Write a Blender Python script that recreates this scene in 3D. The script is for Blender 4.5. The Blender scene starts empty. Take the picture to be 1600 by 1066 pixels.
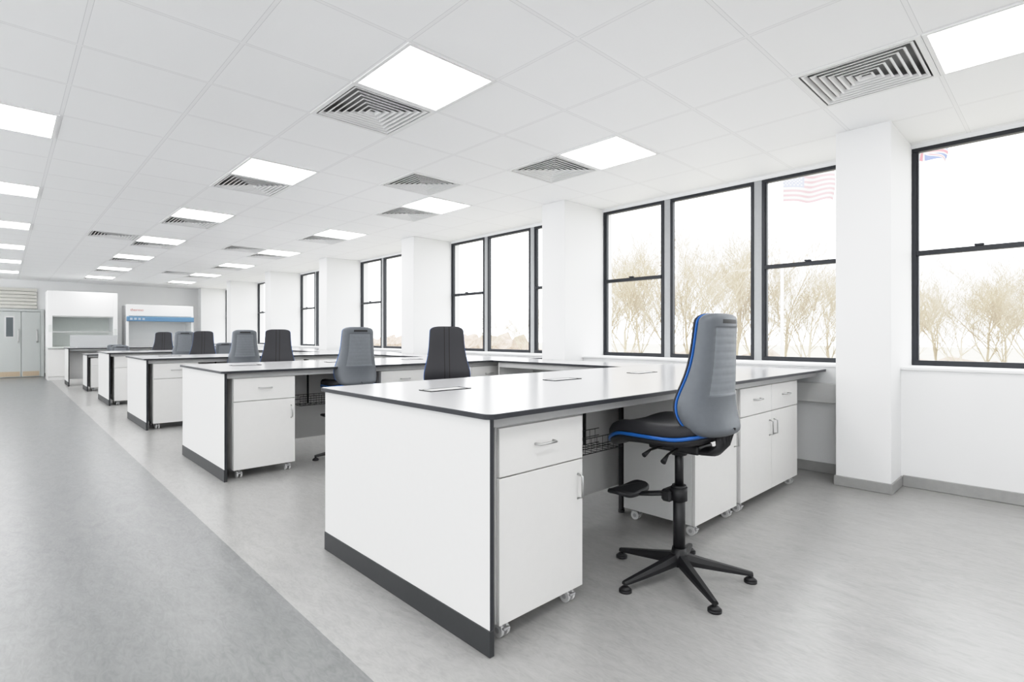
import bpy, bmesh, math, random
import numpy as np
from mathutils import Vector, Matrix
random.seed(7)
S=bpy.context.scene
COL=S.collection
try:
    vs=S.view_settings
    vs.view_transform='Standard'
    vs.look='None'
    vs.exposure=0.0
    vs.use_curve_mapping=True
    cm=vs.curve_mapping
    cm.white_level=(1.7,1.7,1.7)
    c=cm.curves[3]
    for x,y in ((.1,.155),(.294,.51),(.47,.76),(.62,.87),(.8,.95)): c.points.new(x,y)
    c.points[-1].location=(1,1); c.points[0].location=(0,0)
    cm.update()
except Exception as e: print('VS',e)

# ---------------------------------------------------------------- materials
def mat(name,col,rough=0.5,metal=0.0,spec=0.5,noise=0.0,nscale=40.0,emit=None,estr=0.0,alpha=None,coat=0.0,bump=0.0):
    m=bpy.data.materials.new(name); m.use_nodes=True
    nt=m.node_tree; b=nt.nodes['Principled BSDF']
    b.inputs['Base Color'].default_value=(*col,1)
    b.inputs['Roughness'].default_value=rough
    b.inputs['Metallic'].default_value=metal
    b.inputs['Specular IOR Level'].default_value=spec
    b.inputs['Coat Weight'].default_value=coat
    if emit:
        b.inputs['Emission Color'].default_value=(*emit,1); b.inputs['Emission Strength'].default_value=estr
    if noise>0 or bump>0:
        tc=nt.nodes.new('ShaderNodeTexCoord'); n=nt.nodes.new('ShaderNodeTexNoise')
        n.inputs['Scale'].default_value=nscale; n.inputs['Detail'].default_value=4
        nt.links.new(tc.outputs['Object'],n.inputs['Vector'])
        if noise>0:
            r=nt.nodes.new('ShaderNodeMapRange'); r.inputs['From Min'].default_value=.3; r.inputs['From Max'].default_value=.7
            r.inputs['To Min'].default_value=1-noise; r.inputs['To Max'].default_value=1+noise*.5
            nt.links.new(n.outputs['Fac'],r.inputs['Value'])
            v=nt.nodes.new('ShaderNodeVectorMath'); v.operation='SCALE'; v.inputs[0].default_value=col
            nt.links.new(r.outputs['Result'],v.inputs['Scale']); nt.links.new(v.outputs[0],b.inputs['Base Color'])
        if bump>0:
            bp=nt.nodes.new('ShaderNodeBump'); bp.inputs['Strength'].default_value=bump; bp.inputs['Distance'].default_value=.002
            nt.links.new(n.outputs['Fac'],bp.inputs['Height']); nt.links.new(bp.outputs['Normal'],b.inputs['Normal'])
    return m
M={}
M['wall']=mat('wall_paint',(.85,.855,.86),.6,noise=.008,nscale=3)
M['lam']=mat('white_laminate',(.74,.74,.735),.35,noise=.01,nscale=30)
M['lam2']=mat('white_laminate_door',(.76,.755,.745),.33,noise=.01,nscale=30)
M['top']=mat('worktop_grey',(.55,.55,.565),.2,noise=.04,nscale=250)
M['core']=mat('dark_core_edge',(.028,.03,.037),.4,noise=.05)
M['plinth']=mat('dark_plinth',(.032,.034,.037),.45,noise=.05)
M['black']=mat('black_metal',(.008,.008,.010),.4,noise=.05)
M['blackp']=mat('black_plastic',(.010,.010,.012),.5,noise=.08)
M['steel']=mat('satin_steel',(.62,.62,.62),.3,metal=.9,noise=.03)
M['cast']=mat('castor_grey',(.40,.40,.41),.35,noise=.05)
M['castw']=mat('castor_clear_wheel',(.70,.70,.70),.2,noise=.03)
M['frame']=mat('window_frame_dark',(.015,.018,.025),.4,noise=.05)
M['post']=mat('grey_mullion',(.42,.43,.44),.5,noise=.03)
M['railg']=mat('light_grey_rail',(.58,.58,.58),.4,noise=.02)
M['shell']=mat('grey_chair_shell',(.125,.138,.155),.42,noise=.04)
M['shell2']=mat('grey_chair_insert',(.19,.205,.225),.5,noise=.05)
M['pad']=mat('black_upholstery',(.014,.014,.018),.6,noise=.15,nscale=300,bump=.3)
M['blue']=mat('blue_band',(.012,.12,.42),.35,noise=.03)
M['base']=mat('skirting_grey',(.36,.36,.355),.5,noise=.06,nscale=20)
M['ventw']=mat('vent_white',(.86,.86,.86),.45,noise=.01)
M['ventd']=mat('vent_dark',(.34,.34,.34),.8,noise=.05)
M['doorg']=mat('door_grey',(.55,.575,.565),.45,noise=.02)
M['bronze']=mat('kick_plate',(.55,.45,.34),.35,metal=.4,noise=.05)
M['beige']=mat('beige_slat',(.68,.67,.62),.5,noise=.04)
M['hoodg']=mat('hood_interior',(.68,.71,.69),.4,noise=.03)
M['cblue']=mat('cabinet_blue',(.14,.27,.43),.35,noise=.03)
M['panelp']=mat('pale_panel',(.45,.52,.60),.4,noise=.03)
M['red']=mat('lettering_red',(.6,.25,.22),.4)
M['glassd']=mat('dark_glass',(.12,.14,.15),.1)
M['screen']=mat('grey_fabric',(.45,.46,.47),.8,noise=.08,nscale=100)
M['bark']=mat('pale_bark',(.47,.415,.33),.8,noise=.12,nscale=2)
M['hedge']=mat('hedge_brown',(.36,.29,.24),.9,noise=.3,nscale=1.2)
M['grass']=mat('dry_grass',(.38,.36,.31),.9,noise=.15,nscale=.3)
M['pole']=mat('flagpole_white',(.6,.6,.6),.4,noise=.02)
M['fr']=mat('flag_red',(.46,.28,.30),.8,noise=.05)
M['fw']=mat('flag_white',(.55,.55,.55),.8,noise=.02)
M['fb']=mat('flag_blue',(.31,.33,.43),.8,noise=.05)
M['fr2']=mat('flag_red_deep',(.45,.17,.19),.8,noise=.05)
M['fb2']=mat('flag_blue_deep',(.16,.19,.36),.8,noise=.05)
M['lite']=mat('light_diffuser',(.9,.9,.9),.5,emit=(1,.995,.985),estr=12.3)

def seam_mat():
    m=mat('black_upholstery_seamed',(.035,.035,.04),.6)
    nt=m.node_tree; b=nt.nodes['Principled BSDF']
    tc=nt.nodes.new('ShaderNodeTexCoord'); sp=nt.nodes.new('ShaderNodeSeparateXYZ')
    nt.links.new(tc.outputs['Object'],sp.inputs[0])
    ab=nt.nodes.new('ShaderNodeMath'); ab.operation='ABSOLUTE'; nt.links.new(sp.outputs['X'],ab.inputs[0])
    s=nt.nodes.new('ShaderNodeMath'); s.operation='SUBTRACT'; s.inputs[1].default_value=.022; nt.links.new(ab.outputs[0],s.inputs[0])
    a2=nt.nodes.new('ShaderNodeMath'); a2.operation='ABSOLUTE'; nt.links.new(s.outputs[0],a2.inputs[0])
    l=nt.nodes.new('ShaderNodeMath'); l.operation='LESS_THAN'; l.inputs[1].default_value=.004; nt.links.new(a2.outputs[0],l.inputs[0])
    mx=nt.nodes.new('ShaderNodeMix'); mx.data_type='RGBA'; mx.inputs['A'].default_value=(.030,.030,.036,1); mx.inputs['B'].default_value=(.003,.003,.003,1)
    nt.links.new(l.outputs[0],mx.inputs['Factor']); nt.links.new(mx.outputs['Result'],b.inputs['Base Color'])
    return m
M['padseam']=seam_mat()

def glass_mat():
    m=bpy.data.materials.new('window_glass'); m.use_nodes=True; nt=m.node_tree; nt.nodes.clear()
    o=nt.nodes.new('ShaderNodeOutputMaterial'); t=nt.nodes.new('ShaderNodeBsdfTransparent'); g=nt.nodes.new('ShaderNodeBsdfGlossy')
    t.inputs['Color'].default_value=(.97,.98,.98,1); g.inputs['Roughness'].default_value=.02
    mx=nt.nodes.new('ShaderNodeMixShader'); mx.inputs['Fac'].default_value=.02
    nt.links.new(t.outputs[0],mx.inputs[1]); nt.links.new(g.outputs[0],mx.inputs[2]); nt.links.new(mx.outputs[0],o.inputs['Surface'])
    return m
M['glass']=glass_mat()

def floor_mat():
    m=bpy.data.materials.new('marbled_vinyl_floor'); m.use_nodes=True; nt=m.node_tree; b=nt.nodes['Principled BSDF']
    L=nt.links.new
    tc=nt.nodes.new('ShaderNodeTexCoord')
    mp=nt.nodes.new('ShaderNodeMapping'); mp.inputs['Rotation'].default_value=(0,0,math.radians(-10)); mp.inputs['Scale'].default_value=(3.4,1.1,1)
    L(tc.outputs['Object'],mp.inputs['Vector'])
    n=nt.nodes.new('ShaderNodeTexNoise'); n.inputs['Scale'].default_value=2.2; n.inputs['Detail'].default_value=6; n.inputs['Roughness'].default_value=.6; n.inputs['Distortion'].default_value=2.2
    L(mp.outputs[0],n.inputs['Vector'])
    n2=nt.nodes.new('ShaderNodeTexNoise'); n2.inputs['Scale'].default_value=10; n2.inputs['Detail'].default_value=5; n2.inputs['Distortion'].default_value=2.4
    L(mp.outputs[0],n2.inputs['Vector'])
    ad=nt.nodes.new('ShaderNodeMath'); ad.operation='ADD'; L(n.outputs['Fac'],ad.inputs[0]); L(n2.outputs['Fac'],ad.inputs[1])
    def ramp(c0,c1,c2):
        r=nt.nodes.new('ShaderNodeMapRange'); r.inputs['From Min'].default_value=.6; r.inputs['From Max'].default_value=1.4
        L(ad.outputs[0],r.inputs['Value'])
        cr=nt.nodes.new('ShaderNodeValToRGB'); cr.color_ramp.elements[0].color=(*c0,1); cr.color_ramp.elements[1].color=(*c2,1)
        e=cr.color_ramp.elements.new(.5); e.color=(*c1,1)
        L(r.outputs['Result'],cr.inputs['Fac']); return cr
    lt=ramp((.295,.292,.287),(.365,.362,.356),(.415,.412,.406))
    dk=ramp((.150,.154,.156),(.197,.201,.203),(.24,.244,.246))
    sp=nt.nodes.new('ShaderNodeSeparateXYZ'); L(tc.outputs['Object'],sp.inputs[0])
    gt=nt.nodes.new('ShaderNodeMath'); gt.operation='GREATER_THAN'; gt.inputs[1].default_value=.93; L(sp.outputs['X'],gt.inputs[0])
    mx=nt.nodes.new('ShaderNodeMix'); mx.data_type='RGBA'; L(gt.outputs[0],mx.inputs['Factor']); L(dk.outputs['Color'],mx.inputs['A']); L(lt.outputs['Color'],mx.inputs['B'])
    L(mx.outputs['Result'],b.inputs['Base Color']); b.inputs['Roughness'].default_value=.29
    return m
M['floor']=floor_mat()

TILE=.655; GX=1.62; GY=2.52; ZC=2.83
def ceil_mat():
    m=bpy.data.materials.new('ceiling_tiles'); m.use_nodes=True; nt=m.node_tree; b=nt.nodes['Principled BSDF']; L=nt.links.new
    tc=nt.nodes.new('ShaderNodeTexCoord'); sp=nt.nodes.new('ShaderNodeSeparateXYZ'); L(tc.outputs['Object'],sp.inputs[0])
    outs=[]
    for ax,off in (('X',GX),('Y',GY)):
        a=nt.nodes.new('ShaderNodeMath'); a.operation='SUBTRACT'; a.inputs[1].default_value=off-50*TILE; L(sp.outputs[ax],a.inputs[0])
        d=nt.nodes.new('ShaderNodeMath'); d.operation='DIVIDE'; d.inputs[1].default_value=TILE; L(a.outputs[0],d.inputs[0])
        f=nt.nodes.new('ShaderNodeMath'); f.operation='FRACT'; L(d.outputs[0],f.inputs[0])
        s=nt.nodes.new('ShaderNodeMath'); s.operation='SUBTRACT'; s.inputs[1].default_value=.5; L(f.outputs[0],s.inputs[0])
        ab=nt.nodes.new('ShaderNodeMath'); ab.operation='ABSOLUTE'; L(s.outputs[0],ab.inputs[0]); outs.append(ab)
    mxm=nt.nodes.new('ShaderNodeMath'); mxm.operation='MAXIMUM'; L(outs[0].outputs[0],mxm.inputs[0]); L(outs[1].outputs[0],mxm.inputs[1])
    cr=nt.nodes.new('ShaderNodeValToRGB'); cr.color_ramp.interpolation='CONSTANT'
    E=cr.color_ramp.elements; E[0].color=(.955,.957,.962,1); E[1].position=.479; E[1].color=(.70,.70,.71,1)
    e=E.new(.484); e.color=(.91,.91,.915,1)
    L(mxm.outputs[0],cr.inputs['Fac']); L(cr.outputs['Color'],b.inputs['Base Color']); b.inputs['Roughness'].default_value=.55
    return m
M['ceil']=ceil_mat()

# ---------------------------------------------------------------- mesh helpers
class B:
    """mesh builder with material slots"""
    def __init__(s): s.bm=bmesh.new(); s.mats=[]
    def mi(s,m):
        if m not in s.mats: s.mats.append(m)
        return s.mats.index(m)
    def box(s,x0,x1,y0,y1,z0,z1,m,bev=0.0,seg=1,rot=None,piv=None):
        before=set(s.bm.faces)
        r=bmesh.ops.create_cube(s.bm,size=1)
        vs=r['verts']
        for v in vs: v.co=Vector(((x0+x1)/2+v.co.x*(x1-x0),(y0+y1)/2+v.co.y*(y1-y0),(z0+z1)/2+v.co.z*(z1-z0)))
        if bev>0:
            es=list({e for v in vs for e in v.link_edges})
            bmesh.ops.bevel(s.bm,geom=es,offset=bev,segments=seg,affect='EDGES',profile=.5)
        nf=[f for f in s.bm.faces if f not in before]
        i=s.mi(m)
        for f in nf: f.material_index=i
        if rot is not None:
            nv=list({v for f in nf for v in f.verts})
            bmesh.ops.rotate(s.bm,verts=nv,cent=piv or Vector(((x0+x1)/2,(y0+y1)/2,(z0+z1)/2)),matrix=rot)
        return nf
    def cyl(s,p0,p1,r0,m,r1=None,n=16,smooth=True):
        p0=Vector(p0);p1=Vector(p1); r1=r0 if r1 is None else r1
        d=p1-p0; L=d.length; q=d.to_track_quat('Z','Y').to_matrix().to_4x4()
        before=set(s.bm.faces)
        bmesh.ops.create_cone(s.bm,cap_ends=True,segments=n,radius1=r0,radius2=r1,depth=L,matrix=Matrix.Translation((p0+p1)/2)@q)
        i=s.mi(m)
        for f in s.bm.faces:
            if f not in before:
                f.material_index=i; f.smooth=smooth and len(f.verts)==4
    def loft(s,rings,m,cap=True,smooth=True):
        i=s.mi(m); V=[[s.bm.verts.new(p) for p in r] for r in rings]; n=len(V[0])
        for a in range(len(V)-1):
            for k in range(n):
                f=s.bm.faces.new((V[a][k],V[a][(k+1)%n],V[a+1][(k+1)%n],V[a+1][k])); f.material_index=i; f.smooth=smooth
        if cap:
            f=s.bm.faces.new(V[0][::-1]); f.material_index=i
            f=s.bm.faces.new(V[-1]); f.material_index=i
    def tube(s,pts,r,m,n=8,flat=None):
        rings=[]
        pts=[Vector(p) for p in pts]
        for k,p in enumerate(pts):
            t=(pts[min(k+1,len(pts)-1)]-pts[max(k-1,0)]).normalized()
            up=Vector((0,0,1)) if abs(t.z)<.95 else Vector((1,0,0))
            a=t.cross(up).normalized(); b=a.cross(t).normalized()
            rr=r[k] if isinstance(r,(list,tuple)) else r
            fa=flat or (1,1)
            rings.append([p+a*math.cos(2*math.pi*j/n)*rr*fa[0]+b*math.sin(2*math.pi*j/n)*rr*fa[1] for j in range(n)])
        s.loft(rings,m)
    def poly(s,pts,m):
        f=s.bm.faces.new([s.bm.verts.new(p) for p in pts]); f.material_index=s.mi(m); return f
    def obj(s,name,parent=None,loc=(0,0,0),rotz=0,fixn=True,**props):
        if fixn: bmesh.ops.recalc_face_normals(s.bm,faces=s.bm.faces)
        me=bpy.data.meshes.new(name); s.bm.to_mesh(me); s.bm.free()
        for m in s.mats: me.materials.append(m)
        o=bpy.data.objects.new(name,me); COL.objects.link(o); o.location=loc; o.rotation_euler=(0,0,rotz)
        if parent: o.parent=parent
        for k,v in props.items(): o[k]=v
        return o
def empty(name,loc=(0,0,0),rotz=0,**props):
    o=bpy.data.objects.new(name,None); o.empty_display_size=.1; COL.objects.link(o); o.location=loc; o.rotation_euler=(0,0,rotz)
    for k,v in props.items(): o[k]=v
    return o
def copy_thing(root,loc,rotz=None,parent=None,**props):
    c=root.copy(); COL.objects.link(c)
    if parent is None: c.location=loc
    else: c.parent=parent
    if rotz is not None: c.rotation_euler=(0,0,rotz)
    for k,v in props.items(): c[k]=v
    for ch in list(root.children):
        copy_thing(ch,None,None,parent=c)
    return c
def simple(name,x0,x1,y0,y1,z0,z1,m,parent=None,bev=0,**p):
    b=B(); b.box(x0,x1,y0,y1,z0,z1,m,bev); return b.obj(name,parent,**p)

STR=dict(kind='structure')
# ---------------------------------------------------------------- room shell
XW=5.2; XG=5.64; XC=4.85; P=3.235; C0=.93; CW=.37
YB=-3.4; YE=21.0; XL=-3.0
b=B(); b.poly([(XL,YB,0),(5.8,YB,0),(5.8,YE+.2,0),(XL,YE+.2,0)],M['floor']); b.obj('floor',label='marbled grey vinyl floor with darker walkway',**STR)
vents=[]
lights=[]
rowY=lambda r: GY+TILE*4*(r-1)
for c,x in enumerate((GX-6*TILE,GX-3*TILE,GX,GX+3*TILE)):  # panels out of view, such as the leftmost column, are added for light
    for r in range(-1,9):
        y=rowY(r)
        if y>YE-.7 or y<YB+.1: continue
        lights.append((x,y))
        if c>=2: vents.append((x,y+TILE))
vents.append((GX+2*TILE,rowY(2)-TILE))
for r in (4,6): vents.append((GX+2*TILE,rowY(r)))
for r in (4,): vents.append((GX-TILE,rowY(r)))
vset={(round((x-GX)/TILE),round((y-GY)/TILE)) for x,y in vents}
b=B()
ii=range(-8,8); jj=range(-10,30)
for i in ii:
    for j in jj:
        if (i,j) in vset: continue
        x0=max(XL,GX+i*TILE); x1=min(5.8,GX+(i+1)*TILE); y0=max(YB,GY+j*TILE); y1=min(YE+.2,GY+(j+1)*TILE)
        if x1<=x0 or y1<=y0: continue
        b.poly([(x0,y0,ZC),(x0,y1,ZC),(x1,y1,ZC),(x1,y0,ZC)],M['ceil'])
bmesh.ops.remove_doubles(b.bm,verts=b.bm.verts,dist=1e-4)
b.obj('ceiling',fixn=False,label='white suspended tile ceiling',**STR)

b=B(); b.box(XL-.15,XL,YB,YE+.2,0,.9,M['wall']); b.box(XL-.15,XL,YB,YE+.2,2.70,ZC,M['wall'])
for k in range(-1,8):  # piers between out-of-view openings, added so daylight brightens ceiling and bench ends
    y0=C0+P*k
    if y0<YE-.3: b.box(XL-.15,XL,y0,y0+.45,.9,2.70,M['wall'])
b.obj('wall_left',label='plain white wall with unseen openings added to let in light',**STR)
simple('wall_back',XL,5.8,YB-.15,YB,0,ZC,M['wall'],label='plain white wall',**STR)
simple('wall_far',XL,5.8,YE,YE+.15,0,ZC,M['wall'],label='plain white end wall',**STR)
b=B(); b.box(XW,5.8,YB,YE,0,.93,M['wall']); b.box(XG-.03,5.8,YB,YE,2.795,ZC,M['wall'])
b.obj('wall_right',label='white wall below and above the windows',**STR)
tn=1
b=B(); b.box(XW-.02,XG+.05,YB,YE,.93,.95,M['wall'],.003); b.obj('trim_%d'%tn,label='white window sill board',**STR); tn+=1
wn=1
def window(y0,y1,sash):
    global wn
    b=B(); z0,z1=.95,2.795; f=.033; x0,x1=XG-.025,XG+.03
    b.box(x0,x1,y0,y1,z0,z0+f*1.3,M['frame'],.003); b.box(x0,x1,y0,y1,z1-f,z1,M['frame'],.003)
    b.box(x0,x1,y0,y0+f,z0+f,z1-f,M['frame'],.003); b.box(x0,x1,y1-f,y1,z0+f,z1-f,M['frame'],.003)
    if sash:
        b.box(x0-.01,x1,y0+f,y1-f,1.88,1.92,M['frame'],.003)
        b.box(x0-.03,x0,(y0+y1)/2-.03,(y0+y1)/2+.03,1.92,1.935,M['frame'],.003)
        b.box(x0+.01,x1-.005,y0+f,y0+f+.014,z0+f,z1-f,M['frame']); b.box(x0+.01,x1-.005,y1-f-.014,y1-f,z0+f,z1-f,M['frame'])
    o=b.obj('window_%d'%wn,label='black-framed sash window' if sash else 'black-framed fixed window',**STR); wn+=1
    g=B(); g.poly([(XG+.01,y0+f,z0+f),(XG+.01,y1-f,z0+f),(XG+.01,y1-f,z1-f),(XG+.01,y0+f,z1-f)],M['glass']); g.obj('glass_pane',parent=o)
for k in range(-1,7):
    y0=C0+P*k
    if y0+CW<YE:
        b=B(); b.box(XC,5.8,y0,y0+CW,0,ZC,M['wall'],.004); b.obj('trim_%d'%tn,label='white boxed structural column',**STR); tn+=1
        b=B(); b.box(XC-.012,XW,y0-.012,y0+CW+.012,0,.08,M['base'],.004); b.obj('baseboard_column',label='grey vinyl skirting around a column',**STR)
    a=y0+CW; e=min(y0+P,YE)
    if e-a>1.5:
        s=.875; g=.08
        window(a,a+s,True); window(a+s+g,e-s-g,False) if e-s-g>a+s+.2 else None; window(e-s,e,True)
        b=B(); b.box(XG-.02,XG+.06,a+s,a+s+g,.95,2.795,M['post'],.003); b.box(XG-.02,XG+.06,e-s-g,e-s,.95,2.795,M['post'],.003)
        b.obj('trim_%d'%tn,label='grey mullion posts between windows',**STR); tn+=1
    elif e>a:
        window(a,e,True)
    if e>a:
        b=B(); b.box(XW-.012,XW,a+.012,e-.012,0,.09,M['base'],.004); b.obj('baseboard_right',label='grey coved vinyl skirting',**STR)
        b=B(); b.box(XW-.07,XW,a,e,.62,.79,M['lam'],.005); b.obj('trim_%d'%tn,label='white dado cable trunking on wall',**STR) if k>=0 else b.bm.free(); tn+=1
b=B(); b.box(.84,5.2,YE-.012,YE,0,.1,M['base'],.003); b.obj('baseboard_far',label='grey vinyl skirting',**STR)

def door(n,x0,x1,win,hx):
    b=B(); b.box(x0+.005,x1-.005,YE-.05,YE-.005,.01,1.90,M['doorg'],.004)
    o=b.obj('door_%d'%n,label='pale grey flush door with kick plate',**STR)
    b=B(); b.box(x0+.03,x1-.03,YE-.056,YE-.05,.03,.17,M['bronze']); b.obj('kick_plate',o)
    if win:
        b=B(); b.box(win[0],win[1],YE-.058,YE-.05,1.15,1.76,M['steel']); b.box(win[0]+.03,win[1]-.03,YE-.062,YE-.058,1.18,1.73,M['glassd']); b.obj('vision_panel',o)
    b=B(); b.box(hx,hx+.03,YE-.09,YE-.075,1.0,1.4,M['steel'],.004); b.box(hx,hx+.03,YE-.09,YE-.05,1.02,1.05,M['steel']); b.box(hx,hx+.03,YE-.09,YE-.05,1.35,1.38,M['steel']); b.obj('door_handle',o)
door(1,-.62,.38,(.03,.24),.3)
door(2,.38,.80,None,.7)
b=B()
b.box(-.70,-.62,YE-.08,YE,0,1.98,M['doorg'],.004); b.box(.80,.88,YE-.08,YE,0,1.98,M['doorg'],.004); b.box(-.62,.80,YE-.08,YE,1.91,1.98,M['doorg'],.004)
b.obj('trim_%d'%tn,label='pale grey door frame',**STR); tn+=1
b=B()
for k in range(6): b.box(-.9,.72,YE-.07,YE-.005,2.0+k*.1,2.085+k*.1,M['beige'],.006)
b.obj('louvre_panel',label='beige slatted louvre panel above the doors',category='louvre panel')

# ---------------------------------------------------------------- ceiling lights and vents
root=None
GL='recessed ceiling light panels'
for (x,y) in lights:
    loc=(x+TILE/2,y+TILE/2,ZC)
    if root is None:
        root=empty('ceiling_light',loc,label='square recessed white light panel in tiled ceiling',category='ceiling light',group=GL)
        b=B(); h=TILE/2-.004; w=.022
        for (a0,a1,c0,c1) in ((-h,h,-h,-h+w),(-h,h,h-w,h),(-h,-h+w,-h+w,h-w),(h-w,h,-h+w,h-w)): b.box(a0,a1,c0,c1,-.008,0,M['ventw'])
        b.obj('light_frame',root)
        h-=w
        b=B(); b.box(-h,h,-h,h,-.004,-.0005,M['lite']); b.obj('light_diffuser',root)
    else: copy_thing(root,loc)
root=None
for (x,y) in vents:
    loc=(x+TILE/2,y+TILE/2,ZC)
    if root is None:
        root=empty('air_vent',loc,label='square white four-way louvred ceiling air vent',category='air vent',group='ceiling air vents')
        h=TILE/2; i1=h-.03
        b=B()
        for (a0,a1,c0,c1) in ((-h,h,-h,-i1),(-h,h,i1,h),(-h,-i1,-i1,i1),(i1,h,-i1,i1)): b.box(a0,a1,c0,c1,-.006,.002,M['ventw'])
        b.obj('vent_frame',root)
        b=B()
        k=i1-.022
        def sq(q,z): return [(-q,-q,z),(q,-q,z),(q,q,z),(-q,q,z)]
        while k>.03:
            levels=[sq(k+.012,-.004),sq(k,-.004),sq(k-.012,.014)]
            for o,i in zip(levels[:-1],levels[1:]):
                for a in range(4):
                    c=(a+1)%4
                    b.poly([o[a],o[c],i[c],i[a]],M['ventw'])
            k-=.040
        b.obj('louvre_blades',root,fixn=False)
        b=B()
        b.poly([(-h,-h,.10),(h,-h,.10),(h,h,.10),(-h,h,.10)],M['ventd'])
        for sgn in (-1,1):
            b.poly([(-h,sgn*h,0),(h,sgn*h,0),(h,sgn*h,.10),(-h,sgn*h,.10)],M['ventd'])
            b.poly([(sgn*h,-h,0),(sgn*h,h,0),(sgn*h,h,.10),(sgn*h,-h,.10)],M['ventd'])
        b.obj('duct_box',root)
    else: copy_thing(root,loc)

# ---------------------------------------------------------------- worktops and benches
def worktop_mesh(x0,x1,y0,y1,z0,z1,r,right_round=False):
    b=B(); pts=[]
    def arc(cx,cy,a0):
        for k in range(7):
            a=math.radians(a0+k*15); pts.append((cx+r*math.cos(a),cy+r*math.sin(a)))
    arc(x0+r,y0+r,180); pts.append((x1,y0)); pts.append((x1,y1)); arc(x0+r,y1-r,90)
    e=.003
    cx,cy=(x0+x1)/2,(y0+y1)/2
    def ins(p,e): return (p[0]+(e if p[0]<cx else -e),p[1]+(e if p[1]<cy else -e))
    rings=[[(p[0],p[1],z0) for p in pts],[(p[0],p[1],z1-e) for p in pts]]
    b.loft(rings,M['core'],cap=False,smooth=False)
    top=[(*ins(p,e),z1) for p in pts]
    V=[b.bm.verts.new(p) for p in top]
    n=len(pts); base=[b.bm.verts.new((p[0],p[1],z1-e)) for p in pts]
    for k in range(n):
        f=b.bm.faces.new((base[k],base[(k+1)%n],V[(k+1)%n],V[k])); f.material_index=b.mi(M['core'])
    f=b.bm.faces.new(V); f.material_index=b.mi(M['top'])
    bb=[b.bm.verts.new((p[0],p[1],z0)) for p in pts]; f=b.bm.faces.new(bb[::-1]); f.material_index=b.mi(M['core'])
    bmesh.ops.remove_doubles(b.bm,verts=b.bm.verts,dist=1e-5)
    return b
BX=1.31; BD=1.40; BP=3.29; BY0=1.49
GB='laboratory bench worktops'
def make_bench(y,h=.91,x0=BX,depth=BD,ports=True,x1=XW-.012,lab='long white-topped worktop with dark edge on lab bench',tray=True):
    dz=h-.91
    wt=empty('worktop',(x0,y,h),label=lab,category='worktop',group=GB)
    L=x1-x0
    b=worktop_mesh(-.025,L,-.025,depth+.025,-.020,0,.035)
    b.obj('worktop_slab',wt)
    if ports:
        for k in range(3):
            px=.42+.96*k; py=depth*.6
            b=B()
            hw,hd,t=.135,.055,.011
            for (a0,a1,c0,c1) in ((-hw,hw,-hd,-hd+t),(-hw,hw,hd-t,hd),(-hw,-hw+t,-hd+t,hd-t),(hw-t,hw,-hd+t,hd-t)): b.box(a0,a1,c0,c1,.0002,.004,M['black'])
            b.box(-hw+t+.012,hw-t-.012,-hd+t+.006,hd-t,.0002,.003,M['railg']); b.box(-hw+t,hw-t,-hd+t,-hd+t+.006,.0002,.002,M['black'])
            b.box(-hw+t,-hw+t+.012,-hd+t,hd-t,.0002,.002,M['black']); b.box(hw-t-.012,hw-t,-hd+t,hd-t,.0002,.002,M['black'])
            b.obj('cable_port',wt,loc=(px,py,0))
    fr=empty('bench_frame',(x0,y,0),label='white lab bench support with dark plinth under worktop',category='lab bench',group='laboratory bench supports')
    zt=.888+dz
    b=B(); fs=b.box(0,.02,0,depth,.1,zt,M['lam'])
    i=b.mi(M['core'])
    for f in fs:
        if abs(f.normal.y)>.5 or abs(f.calc_center_median().y)<.001 or abs(f.calc_center_median().y-depth)<.001: f.material_index=i
    b.obj('end_panel',fr)
    b=B(); b.box(-.004,.02,-.004,depth+.004,0,.1,M['plinth'],.002); b.obj('plinth',fr)
    b=B(); b.box(.02,L-.1,depth*.52,depth*.52+.018,.14,zt-.05,M['lam']); b.obj('modesty_panel',fr)
    b=B(); b.box(.02,L,.05,.07,zt-.045,zt,M['railg'],.002); b.box(.02,L,depth-.07,depth-.05,zt-.045,zt,M['railg'],.002); b.obj('support_rail',fr)
    for lx in (1.72,3.45):
        b=B(); b.box(lx,lx+.03,depth*.43,depth*.43+.03,.02,zt,M['black'],.003); b.box(lx,lx+.03,.12,depth-.12,zt-.04-.05,zt-.045,M['black'],.003)
        b.cyl((lx+.015,depth*.43+.015,0),(lx+.015,depth*.43+.015,.02),.022,M['black'])
        b.obj('leg',fr)
    if tray:
        b=B(); xa,xb=.80,1.50; ya,yb=depth*.32,depth*.45; za,zb=.51,.60
        for yy,zz in ((ya,zb),(ya,(za+zb)/2),(ya,za),((ya+yb)/2,za),(yb,za),(yb,(za+zb)/2),(yb,zb)):
            b.tube([(xa,yy,zz),(xb,yy,zz)],.003,M['black'],n=5)
        k=xa
        while k<=xb:
            b.tube([(k,ya,zb),(k,ya,za),(k,yb,za),(k,yb,zb)],.002,M['black'],n=4); k+=.055
        for xx in (xa+.15,xb-.15): b.box(xx,xx+.015,yb-.002,yb+.012,za,zt-.0,M['black'])
        b.obj('cable_tray',fr)
    return wt,fr
BY=[BY0+BP*k for k in range(4)]
for y in BY: make_bench(y)
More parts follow.
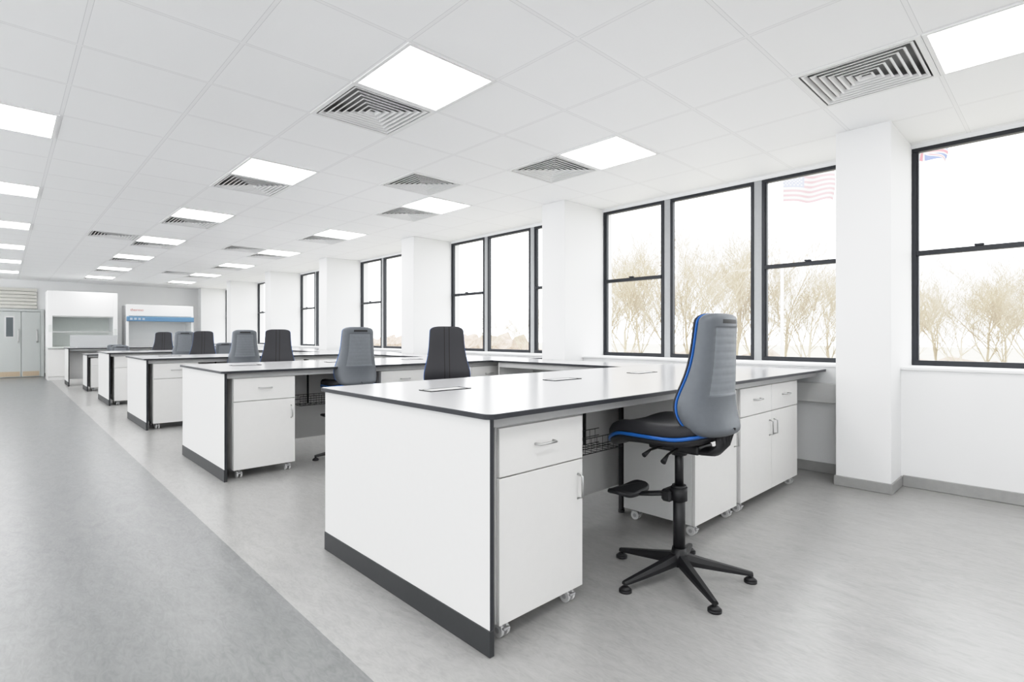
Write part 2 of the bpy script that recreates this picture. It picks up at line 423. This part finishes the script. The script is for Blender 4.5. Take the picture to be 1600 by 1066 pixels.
for k in range(3):
    ya=BY[k]+BD+.027; yb=BY[k+1]-.027
    b=B(); fs=b.box(4.22,4.84,ya,yb,.888,.91,M['core']); i=b.mi(M['top'])
    for f in fs:
        if f.calc_center_median().z>.9099: f.material_index=i
    b.obj('worktop',label='short white-topped worktop linking two lab benches by windows',category='worktop',group='linking worktops')
    fr=empty('bench_frame',(4.22,ya,0),label='white support panels under linking worktop',category='lab bench',group='linking bench supports')
    for yy in (.05,yb-ya-.09):
        b=B(); b.box(.03,.6,yy,yy+.02,0.0,.886,M['lam'],.002); b.obj('support_panel',fr)
    b=B(); b.box(.03,.05,.07,yb-ya-.09,.83,.886,M['railg'],.002); b.obj('support_rail',fr)

# ---------------------------------------------------------------- mobile pedestals
def handle(parent,x,y,z,vert,L=.11):
    b=B(); o=.028
    if vert: pts=[(x,y,z-L/2),(x,y-o,z-L/2+.008),(x,y-o,z+L/2-.008),(x,y,z+L/2)]
    else: pts=[(x-L/2,y,z),(x-L/2+.008,y-o,z),(x+L/2-.008,y-o,z),(x+L/2,y,z)]
    b.tube(pts,.0055,M['steel'],n=8); return b.obj('handle',parent,label='satin steel bar handle')
def pedestal(w,loc,double,hside='right',d=.5,z0=.072,z1=.842,label='',group=''):
    r=empty('mobile_cabinet',loc,label=label,category='cabinet',group=group)
    b=B(); b.box(-w/2,w/2,-d/2+.02,d/2,z0,z1,M['lam'],.002); b.obj('body',r)
    yf=-d/2; zs=z0+(z1-z0)*.745
    n=2 if double else 1; ww=w/n
    for k in range(n):
        xa=-w/2+k*ww+.0025; xb=-w/2+(k+1)*ww-.0025
        b=B(); b.box(xa,xb,yf,yf+.0185,zs+.003,z1-.002,M['lam2'],.0015); o=b.obj('drawer',r)
        handle(o,(xa+xb)/2,yf,(zs+z1)/2+.01,False)
        b=B(); b.box(xa,xb,yf,yf+.0185,z0,zs-.003,M['lam2'],.0015); o=b.obj('door',r)
        if double: hx=xb-.04 if k==0 else xa+.04
        else: hx=xb-.035 if hside=='right' else xa+.035
        handle(o,hx,yf,zs-.12,True)
    for sx in (-1,1):
        for sy in (-1,1):
            b=B(); cx=sx*(w/2-.055); cy=sy*(d/2-.055)
            b.box(cx-.025,cx+.025,cy-.025,cy+.025,z0-.004,z0,M['cast'])
            b.box(cx-.006,cx+.006,cy-.024,cy+.028,.03,z0-.006,M['cast'],.002)
            b.cyl((cx,cy,.05),(cx,cy,z0),.01,M['cast'])
            for q in (-1,1):
                b.cyl((cx+q*.008,cy-.008,.028),(cx+q*.022,cy-.008,.028),.028,M['castw'],n=20)
                b.cyl((cx+q*.022,cy-.008,.028),(cx+q*.0235,cy-.008,.028),.012,M['cast'],n=12)
            b.box(cx-.018,cx+.018,cy-.045,cy-.03,.035,.045,M['cast'],.003)
            b.obj('castor',r)
    return r
yf=.035+.25
A=pedestal(.515,(1.645,BY[0]+yf,0),False,label='white single-drawer mobile cabinet on castors beside bench end',group='single-door mobile cabinets')
Cc=pedestal(.57,(3.235,BY[0]+yf,0),False,label='white single-drawer mobile cabinet on castors under worktop',group='single-door mobile cabinets')
D=pedestal(1.08,(4.12,BY[0]+yf,0),True,label='wide white two-drawer two-door mobile cabinet under worktop',group='double-door mobile cabinets')
for k in range(1,4):
    copy_thing(A,(1.645,BY[k]+yf,0)); copy_thing(Cc,(3.05,BY[k]+yf,0)); copy_thing(D,(3.95,BY[k]+yf,0))

make_bench(14.65,h=.80,x0=1.31,depth=.8,ports=False,x1=3.6,lab='lower grey-white desk top at the end of the benches',tray=False)
pedestal(.45,(1.60,14.65+yf,0),False,z1=.72,label='low white mobile drawer cabinet under desk',group='low mobile cabinets')
make_bench(16.4,h=.91,x0=1.12,depth=1.0,ports=False,x1=4.6,lab='white worktop with dark edge carrying a grey screen',tray=False)
b=B(); b.box(1.2,2.15,17.1,17.14,.912,1.22,M['screen'],.005); b.box(1.3,1.34,17.06,17.18,.9105,.925,M['railg']); b.box(2.0,2.04,17.06,17.18,.9105,.925,M['railg'])
b.obj('desk_screen',label='grey fabric divider screen standing on worktop',category='desk screen')

# ---------------------------------------------------------------- fume cupboard & safety cabinet
fy=18.9
r=empty('fume_cupboard',(1.62,fy,0),label='white walk-up fume cupboard with raised glass sash',category='fume cupboard')
b=B(); w=.76
b.box(-w,-w+.1,0,.95,.9,2.42,M['wall'],.004); b.box(w-.1,w,0,.95,.9,2.42,M['wall'],.004); b.box(-w+.1,w-.1,0,.95,1.75,2.42,M['wall'],.004)
b.box(-w+.1,w-.1,.9,.95,.9,1.75,M['hoodg']); b.obj('body',r)
b=B(); b.box(-w,w,-.02,.95,.86,.90,M['hoodg'],.004); b.obj('work_surface',r)
b=B(); b.box(-w+.1,w-.1,.06,.075,1.3,1.32,M['steel']); b.box(-w+.1,w-.1,.06,.075,1.72,1.75,M['steel']); b.poly([(-w+.1,.068,1.32),(w-.1,.068,1.32),(w-.1,.068,1.72),(-w+.1,.068,1.72)],M['glass']); b.obj('sash',r)
b=B(); b.box(-w,w,.06,.95,.0,.86,M['lam'],.003); b.obj('base_cabinet',r)
for k in range(2):
    b=B(); b.box(-w+k*w+.005,-w+(k+1)*w-.005,.04,.06,.1,.84,M['lam2'],.003); o=b.obj('door',r); handle(o,(-.06 if k==0 else .06),.04,.7,True)
b=B(); b.box(-w+.02,-w+.08,-.006,0,1.3,1.5,M['hoodg']); b.box(w-.085,w-.02,-.006,0,1.15,1.4,M['hoodg']); b.obj('control_panel',r)

r=empty('safety_cabinet',(3.45,fy,0),label='white biological safety cabinet with blue band and sash',category='safety cabinet')
b=B(); w=.86
b.box(-w,w,.05,.85,1.79,2.12,M['wall'],.01); b.box(-w,-w+.06,.05,.85,.86,1.79,M['wall'],.004); b.box(w-.06,w,.05,.85,.86,1.79,M['wall'],.004)
b.box(-w+.06,w-.06,.8,.85,.86,1.79,M['wall']); b.box(-w,w,0,.85,.82,.86,M['lam'],.004); b.obj('body',r)
b=B(); b.box(-w,w,-.02,.05,1.63,1.77,M['cblue'],.01)
for k in range(4): b.box(-w+.08+k*.10,-w+.14+k*.10,-.024,-.018,1.67,1.73,M['panelp'])
b.obj('blue_band',r)
b=B(); b.poly([(-w+.06,.06,1.1),(w-.06,.06,1.1),(w-.06,.06,1.62),(-w+.06,.06,1.62)],M['glass']); b.obj('sash',r)
b=B()
for sx in (-1,1):
    for yy in (.08,.78): b.box(sx*(w-.06)-.025,sx*(w-.06)+.025,yy-.025,yy+.025,0,.82,M['railg'],.003)
b.obj('stand',r)
cu=bpy.data.curves.new('brand_lettering','FONT'); cu.body='thermo'; cu.size=.11; cu.extrude=.002
to=bpy.data.objects.new('tmp_text',cu); COL.objects.link(to)
bpy.context.view_layer.update()
me=bpy.data.meshes.new_from_object(to.evaluated_get(bpy.context.evaluated_depsgraph_get()))
bpy.data.objects.remove(to)
me.materials.clear(); me.materials.append(M['red'])
to=bpy.data.objects.new('brand_lettering',me); COL.objects.link(to); to.parent=r; to.location=(-w+.09,.046,1.93); to.rotation_euler=(math.radians(90),0,0)

# ---------------------------------------------------------------- chairs
def se(c,p): return math.copysign(abs(c)**p,c)
def make_chair(loc,rotz,label,group):
    r=empty('lab_chair',loc,rotz,label=label,category='chair',group=group)
    b=B(); b.cyl((0,0,.065),(0,0,.15),.045,M['black'],r1=.034,n=20)
    angs=[math.radians(91+72*k) for k in range(5)]
    for a in angs:
        dx,dy=math.cos(a),math.sin(a); rings=[]
        for t,hw,z0,z1 in ((.02,.024,.07,.125),(.12,.022,.058,.10),(.22,.018,.046,.078),(.31,.014,.036,.058),(.345,.012,.034,.05)):
            cx,cy=dx*t,dy*t; nx,ny=-dy,dx
            rings.append([(cx+nx*hw,cy+ny*hw,z0),(cx+nx*hw*1.02,cy+ny*hw*1.02,(z0+z1)/2),(cx+nx*hw*.6,cy+ny*hw*.6,z1),(cx-nx*hw*.6,cy-ny*hw*.6,z1),(cx-nx*hw*1.02,cy-ny*hw*1.02,(z0+z1)/2),(cx-nx*hw,cy-ny*hw,z0)])
        b.loft(rings,M['black'],smooth=False)
    b.obj('star_base',r)
    for a in angs:
        b=B(); x,y=math.cos(a)*.335,math.sin(a)*.335
        b.cyl((x,y,.0),(x,y,.012),.03,M['blackp'],n=20); b.cyl((x,y,.012),(x,y,.026),.03,M['blackp'],r1=.014,n=20); b.cyl((x,y,.02),(x,y,.042),.009,M['black'],n=10)
        b.obj('foot_glide',r)
    b=B(); b.cyl((0,0,.10),(0,0,.44),.029,M['black'],n=24); b.cyl((0,0,.44),(0,0,.46),.034,M['blackp'],n=24); b.cyl((0,0,.45),(0,0,.66),.021,M['black'],n=24); b.obj('gas_column',r)
    b=B(); b.cyl((0,0,.385),(0,0,.45),.04,M['blackp'],n=20)
    b.box(-.05,.05,.02,.075,.375,.435,M['blackp'],.01); b.tube([(-.02,.06,.41),(-.05,.13,.40),(-.08,.18,.395)],[.022,.02,.018],M['blackp'],flat=(1.2,.6))
    rings=[]
    for z,s in ((.385,.9),(.392,1.0),(.403,1.0),(.41,.93)):
        rings.append([(-.09+.13*s*se(math.cos(t),.6),.235+.068*s*se(math.sin(t),.6)+.0,z+ .02*math.cos(t)**2) for t in [2*math.pi*k/32 for k in range(32)]])
    b.loft(rings,M['blackp']); b.obj('footrest',r)
    b=B(); b.box(-.075,.075,-.14,.13,.635,.68,M['blackp'],.012,2); b.cyl((0,0,.61),(0,0,.65),.036,M['blackp'],r1=.06,n=20)
    b.tube([(-.07,.05,.655),(-.15,.07,.645),(-.20,.075,.625)],[.006,.006,.012],M['blackp']); b.tube([(-.07,-.03,.655),(-.14,-.02,.635),(-.185,-.02,.605)],[.006,.006,.014],M['blackp'])
    b.tube([(.07,.02,.655),(.16,.03,.645),(.21,.03,.63)],[.006,.006,.012],M['blackp'])
    b.obj('tilt_mechanism',r)
    b=B(); b.tube([(0,-.06,.658),(0,-.14,.650),(0,-.19,.655),(0,-.225,.69),(0,-.232,.78)],[.03,.036,.038,.034,.026],M['blackp'],n=16,flat=(2.0,.55)); b.obj('back_bracket',r)
    N=48
    def seatring(s,z,dz=0,yoff=0):
        out=[]
        for k in range(N):
            t=2*math.pi*k/N; c,sn=math.cos(t),math.sin(t)
            x=.248*s*se(c,.60)*(1-.05*sn); y=.065+yoff+.267*s*se(sn,.64)
            fz=-.045*max(0,(y-.16)/.14)**2 + .03*max(0,(-y-.06)/.14)**2 + .012*(x/.23)**2
            out.append((x,y,z+fz+dz))
        return out
    b=B(); b.loft([seatring(.78,.675),seatring(.93,.678),seatring(.975,.692),seatring(.97,.704)],M['blackp']); b.obj('seat_shell',r)
    b=B(); b.loft([seatring(.97,.703),seatring(1.005,.705),seatring(1.015,.713),seatring(1.0,.720)],M['blue']); b.obj('seat_band',r,label='blue rubber band')
    b=B(); b.loft([seatring(.98,.719),seatring(1.0,.73),seatring(.998,.755),seatring(.955,.772),seatring(.85,.779),seatring(.6,.776),seatring(.3,.772),seatring(.08,.771)],M['pad']); b.obj('seat_cushion',r)
    zt=[.735,.76,.80,.86,.92,1.0,1.08,1.16,1.24,1.31]
    wt=[.165,.190,.208,.215,.205,.184,.169,.162,.158,.152]
    yt=[-.165,-.150,-.125,-.103,-.108,-.131,-.146,-.154,-.161,-.168]
    tk=[.060,.070,.082,.088,.082,.062,.048,.042,.038,.034]
    Z0,Z1=.735,1.305; nl=56
    def prof(arr,z):
        return sum(float(np.interp(z+o,zt,arr)) for o in (-.04,-.02,0,.02,.04))/5
    def outl(z,Z0=Z0,Z1=Z1):
        f=1.0; ra=.045; rb=.045
        if z>Z1-ra: f=(1-((z-(Z1-ra))/ra)**2.4*.999)**(1/2.4)
        if z<Z0+rb: f=(1-(((Z0+rb)-z)/rb)**2.4*.999)**(1/2.4)
        return f
    zs=[Z0+(Z1-Z0)*(.5-.5*math.cos(math.pi*k/(nl-1))) for k in range(nl)]
    def layer(rim,front,back_fn,ws,m,groove=False):
        """rim: offset of the widest line; front/back: thickness each side of it"""
        rings=[]
        for z in zs:
            f=outl(z); w=max(.003,prof(wt,z)*ws-(1-f)*.10)
            mid=prof(yt,z)+rim; hf=front*(.35+.65*f); hb=back_fn(z)*(.35+.65*f)
            out=[]
            for k in range(N):
                t=2*math.pi*k/N; c,sn=math.cos(t),math.sin(t)
                x=w*se(c,.6); y=mid+(hf if sn>0 else hb)*se(sn,.75)+.9*x*x
                if groove and sn<-.1 and abs(x)<w*.70 and .93<z<1.24:
                    y+=.0007*(1 if math.sin(z*2*math.pi/.036)>.3 else 0)+.003
                out.append((x,y,z))
            rings.append(out)
        b=B(); b.loft(rings,m); return b
    layer(-.018,.020,lambda z:.005,.985,M['padseam']).obj('backrest_cushion',r,label='black upholstered back cushion')
    layer(-.029,.009,lambda z:.009,1.008,M['blue']).obj('backrest_band',r,label='blue rubber band')
    zs=[Z0+(Z1-Z0)*k/119 for k in range(120)]
    b=layer(-.041,.007,lambda z:.020+prof(tk,z),1.003,M['shell'],True)
    i=b.mi(M['shell2']); j=b.mi(M['blackp'])
    for f in b.bm.faces:
        c=f.calc_center_median()
        if .93<c.z<1.24 and abs(c.x)<prof(wt,c.z)*.70 and c.y<prof(yt,c.z)-.05: f.material_index=i
        if 1.258<c.z<1.276 and abs(c.x)<.06 and c.y<prof(yt,c.z)-.05: f.material_index=j
    b.obj('backrest_shell',r,label='grey ribbed plastic back shell')
    return r
ch=make_chair((2.43,1.34,0),math.radians(0),'tall black and grey lab chair with blue trim and footrest','laboratory chairs')
def cc(x,y,deg,label,sz=.985):
    o=copy_thing(ch,(x,y,0),math.radians(deg),label=label); o.scale=(.97,.97,sz)
gl='grey-backed lab chair with blue trim tucked at bench'
dl='black-cushioned lab chair facing across the bench'
cc(2.48,4.90,-5,gl); cc(2.79,3.72,148,dl)
cc(2.47,8.13,-10,gl); cc(2.53,7.0,155,dl)
cc(2.45,11.43,-10,gl); cc(2.47,10.3,158,dl)
cc(2.47,13.47,160,dl)
cc(1.88,14.42,-12,'low-set grey-backed lab chair at the end desk',.76)
cc(1.98,15.98,-12,'low-set grey-backed lab chair between desk and bench',.76)
cc(3.12,11.38,-12,'low-set grey-backed lab chair at bench',.82)

# ---------------------------------------------------------------- outside
b=B(); b.poly([(5.9,-150,-3.2),(260,-150,-3.2),(260,260,-3.2),(5.9,260,-3.2)],M['grass']); b.obj('ground',label='dry grass field outside the windows',**STR)
def tree_mesh(seed,H,spread):
    rnd=random.Random(seed); segs=[]
    def grow(p,d,L,r,lev):
        n=4 if lev<2 else 3; q=p
        for k in range(n):
            d2=(d+Vector((rnd.uniform(-1,1),rnd.uniform(-1,1),rnd.uniform(-.2,.7)))*.11).normalized()
            e=q+d2*L/n; ra=r*(1-.35*k/n); rb=r*(1-.35*(k+1)/n); segs.append((q,e,ra,rb)); 
            if lev<5 and (k>0 or lev>0):
                for _ in range(2 if lev<2 else 1+(rnd.random()<.42)):
                    ang=rnd.uniform(.35,.8)*spread; az=rnd.uniform(0,6.283)
                    s=Vector((math.cos(az),math.sin(az),0)); nd=(d2*math.cos(ang)+s*math.sin(ang)+Vector((0,0,.14))).normalized()
                    grow(e,nd,L*rnd.uniform(.54,.72),rb*.55,lev+1)
            q=e; d=d2
    grow(Vector((0,0,0)),Vector((0,0,1)),H*.52,.12,0)
    V=[];F=[]
    for a,c,ra,rb in segs:
        t=(c-a).normalized(); u=t.orthogonal().normalized(); w=t.cross(u); i=len(V)
        for p,rr in ((a,ra),(c,rb)):
            rr=max(rr,.0042)
            for k in range(3): V.append(p+u*rr*math.cos(k*2.094)+w*rr*math.sin(k*2.094))
        for k in range(3): F.append((i+k,i+(k+1)%3,i+3+(k+1)%3,i+3+k))
    me=bpy.data.meshes.new('bare_tree'); me.from_pydata([tuple(v) for v in V],[],F); me.materials.append(M['bark']); print('tree',len(F)); return me
tm=[tree_mesh(11,10,1.05),tree_mesh(23,9.5,.9),tree_mesh(37,10.5,.95)]
def cam2w(u,d): t=(u-800)/832; return ((.691+.723*t)*d,(.723-.691*t)*d)
spots=[(930,38,1.0),(968,34,1.05),(1005,42,1.1),(1040,34,1.05),(1080,40,1.2),(1115,33,1.05),(1150,41,1.2),(1190,35,1.0),(1228,41,1.05),(1262,34,.95),(1300,40,1.0),(1340,36,.9),(1400,40,.95),(1430,34,.85),(1465,41,.98),(1500,34,.85),(1535,41,1.0),(1570,34,.85),(1605,41,1.0),(1650,34,.9),(880,50,.8),(820,65,.8),(770,80,.8)]
for n,(u,d,s) in enumerate(spots):
    s*=.95
    x,y=cam2w(u,d); o=bpy.data.objects.new('bare_tree',tm[n%3]); COL.objects.link(o); o.location=(x,y,-3.2); o.rotation_euler=(0,0,random.uniform(0,6.28)); o.scale=(s,s,s*random.uniform(.95,1.05))
    o['label']='bare leafless winter tree with pale brown branches'; o['category']='tree'; o['group']='bare trees outside the windows'
b=B(); rnd=random.Random(3); rings=[]
for k in range(160):
    t=k/159; x=60+(1-t)*10+rnd.uniform(-.6,.6); y=-30+t*190; h=1.9+rnd.uniform(-.4,.5)
    if t>.5: x=66+(t-.55)*30; h=3.6+rnd.uniform(-.5,1.0)
    rings.append([(x-2,y,-3.2),(x-2.2,y,-3.2+h*.6),(x-1+rnd.uniform(-.4,.4),y,-3.2+h*1.0),(x+1,y,-3.2+h*(1+rnd.uniform(-.1,.2))),(x+2.2,y,-3.2+h*.6),(x+2,y,-3.2)])
b.loft(rings,M['hedge'],smooth=False); o=b.obj('hedgerow',label='brown winter hedgerow across the field',category='hedge',kind='stuff')
def flag(name,u,d,ztop,W,H,fn,label,nx=104,ny=52,droop=0.0,deep=False):
    x,y=cam2w(u,d)
    r=empty('flagpole',(x,y,-3.2),label=label,category='flag')
    b=B(); zt=ztop+3.2+.15
    b.cyl((0,0,0),(0,0,zt),.07,M['pole'],r1=.045,n=12); b.cyl((0,0,zt),(0,0,zt+.08),.06,M['pole'],n=12); b.obj('pole',r,label='white flagpole')
    b=B(); bm=b.bm; V=[]
    mi=[b.mi(M['fw']),b.mi(M['fr2' if deep else 'fr']),b.mi(M['fb2' if deep else 'fb'])]
    rx,ry=.723,-.691
    for j in range(ny+1):
        row=[]
        for i in range(nx+1):
            s=i/nx; t=j/ny
            off=.16*math.sin(s*10+t*2.5)*s; up=.09*math.sin(s*8+1)*s-droop*s*s
            hh=H*(1-(.45*s if deep else 0))
            row.append(bm.verts.new((rx*(.05+s*W*(1-droop*.3))+ry*-off*.7, ry*(.05+s*W*(1-droop*.3))+off*.7, zt-.1-t*hh+up)))
        V.append(row)
    for j in range(ny):
        for i in range(nx):
            f=bm.faces.new((V[j][i],V[j][i+1],V[j+1][i+1],V[j+1][i])); f.smooth=True
            f.material_index=mi[fn((i+.5)/nx,(j+.5)/ny)]
    b.obj('flag_cloth',r)
def us(s,t):
    if s<.4 and t<7/13:
        row=t/(7/13)*9.99; col=s/.4*11.99
        ri,ci=int(row),int(col)
        if 0<=ri<9 and 0<=ci<11 and (ri+ci)%2==0 and abs(row-ri-.5)<.4 and abs(col-ci-.5)<.4: return 0
        return 2
    return 1 if int(t*13)%2==0 else 0
def uk(s,t):
    x=(s-.5)*2; y=(t-.5)
    if abs(y)<.1 or abs(x)<.1: return 1
    if abs(y)<.17 or abs(x)<.17: return 0
    d=abs(abs(x)*.5-abs(y))
    if d<.03: return 1
    if d<.085: return 0
    return 2
flag('us',1222,20,7.35,1.85,1.15,us,'striped american flag flying on a white flagpole')
flag('uk',1405,20,8.75,1.95,1.1,uk,'union flag drooping on a white flagpole',droop=.5,deep=True)

# ---------------------------------------------------------------- world, camera
w=bpy.data.worlds.new('sky'); S.world=w; w.use_nodes=True; nt=w.node_tree
bg=nt.nodes['Background']; bg.inputs['Color'].default_value=(.975,.99,1,1); bg.inputs['Strength'].default_value=3.85
cam=bpy.data.cameras.new('camera'); co=bpy.data.objects.new('camera',cam); COL.objects.link(co)
cam.sensor_width=36; cam.lens=36*832/1600; cam.shift_y=-8/1600
co.location=(0,0,1.2); co.rotation_euler=(math.radians(90),0,-math.atan2(.691,.723))
cam.clip_end=1000; cam.clip_start=.05
S.camera=co
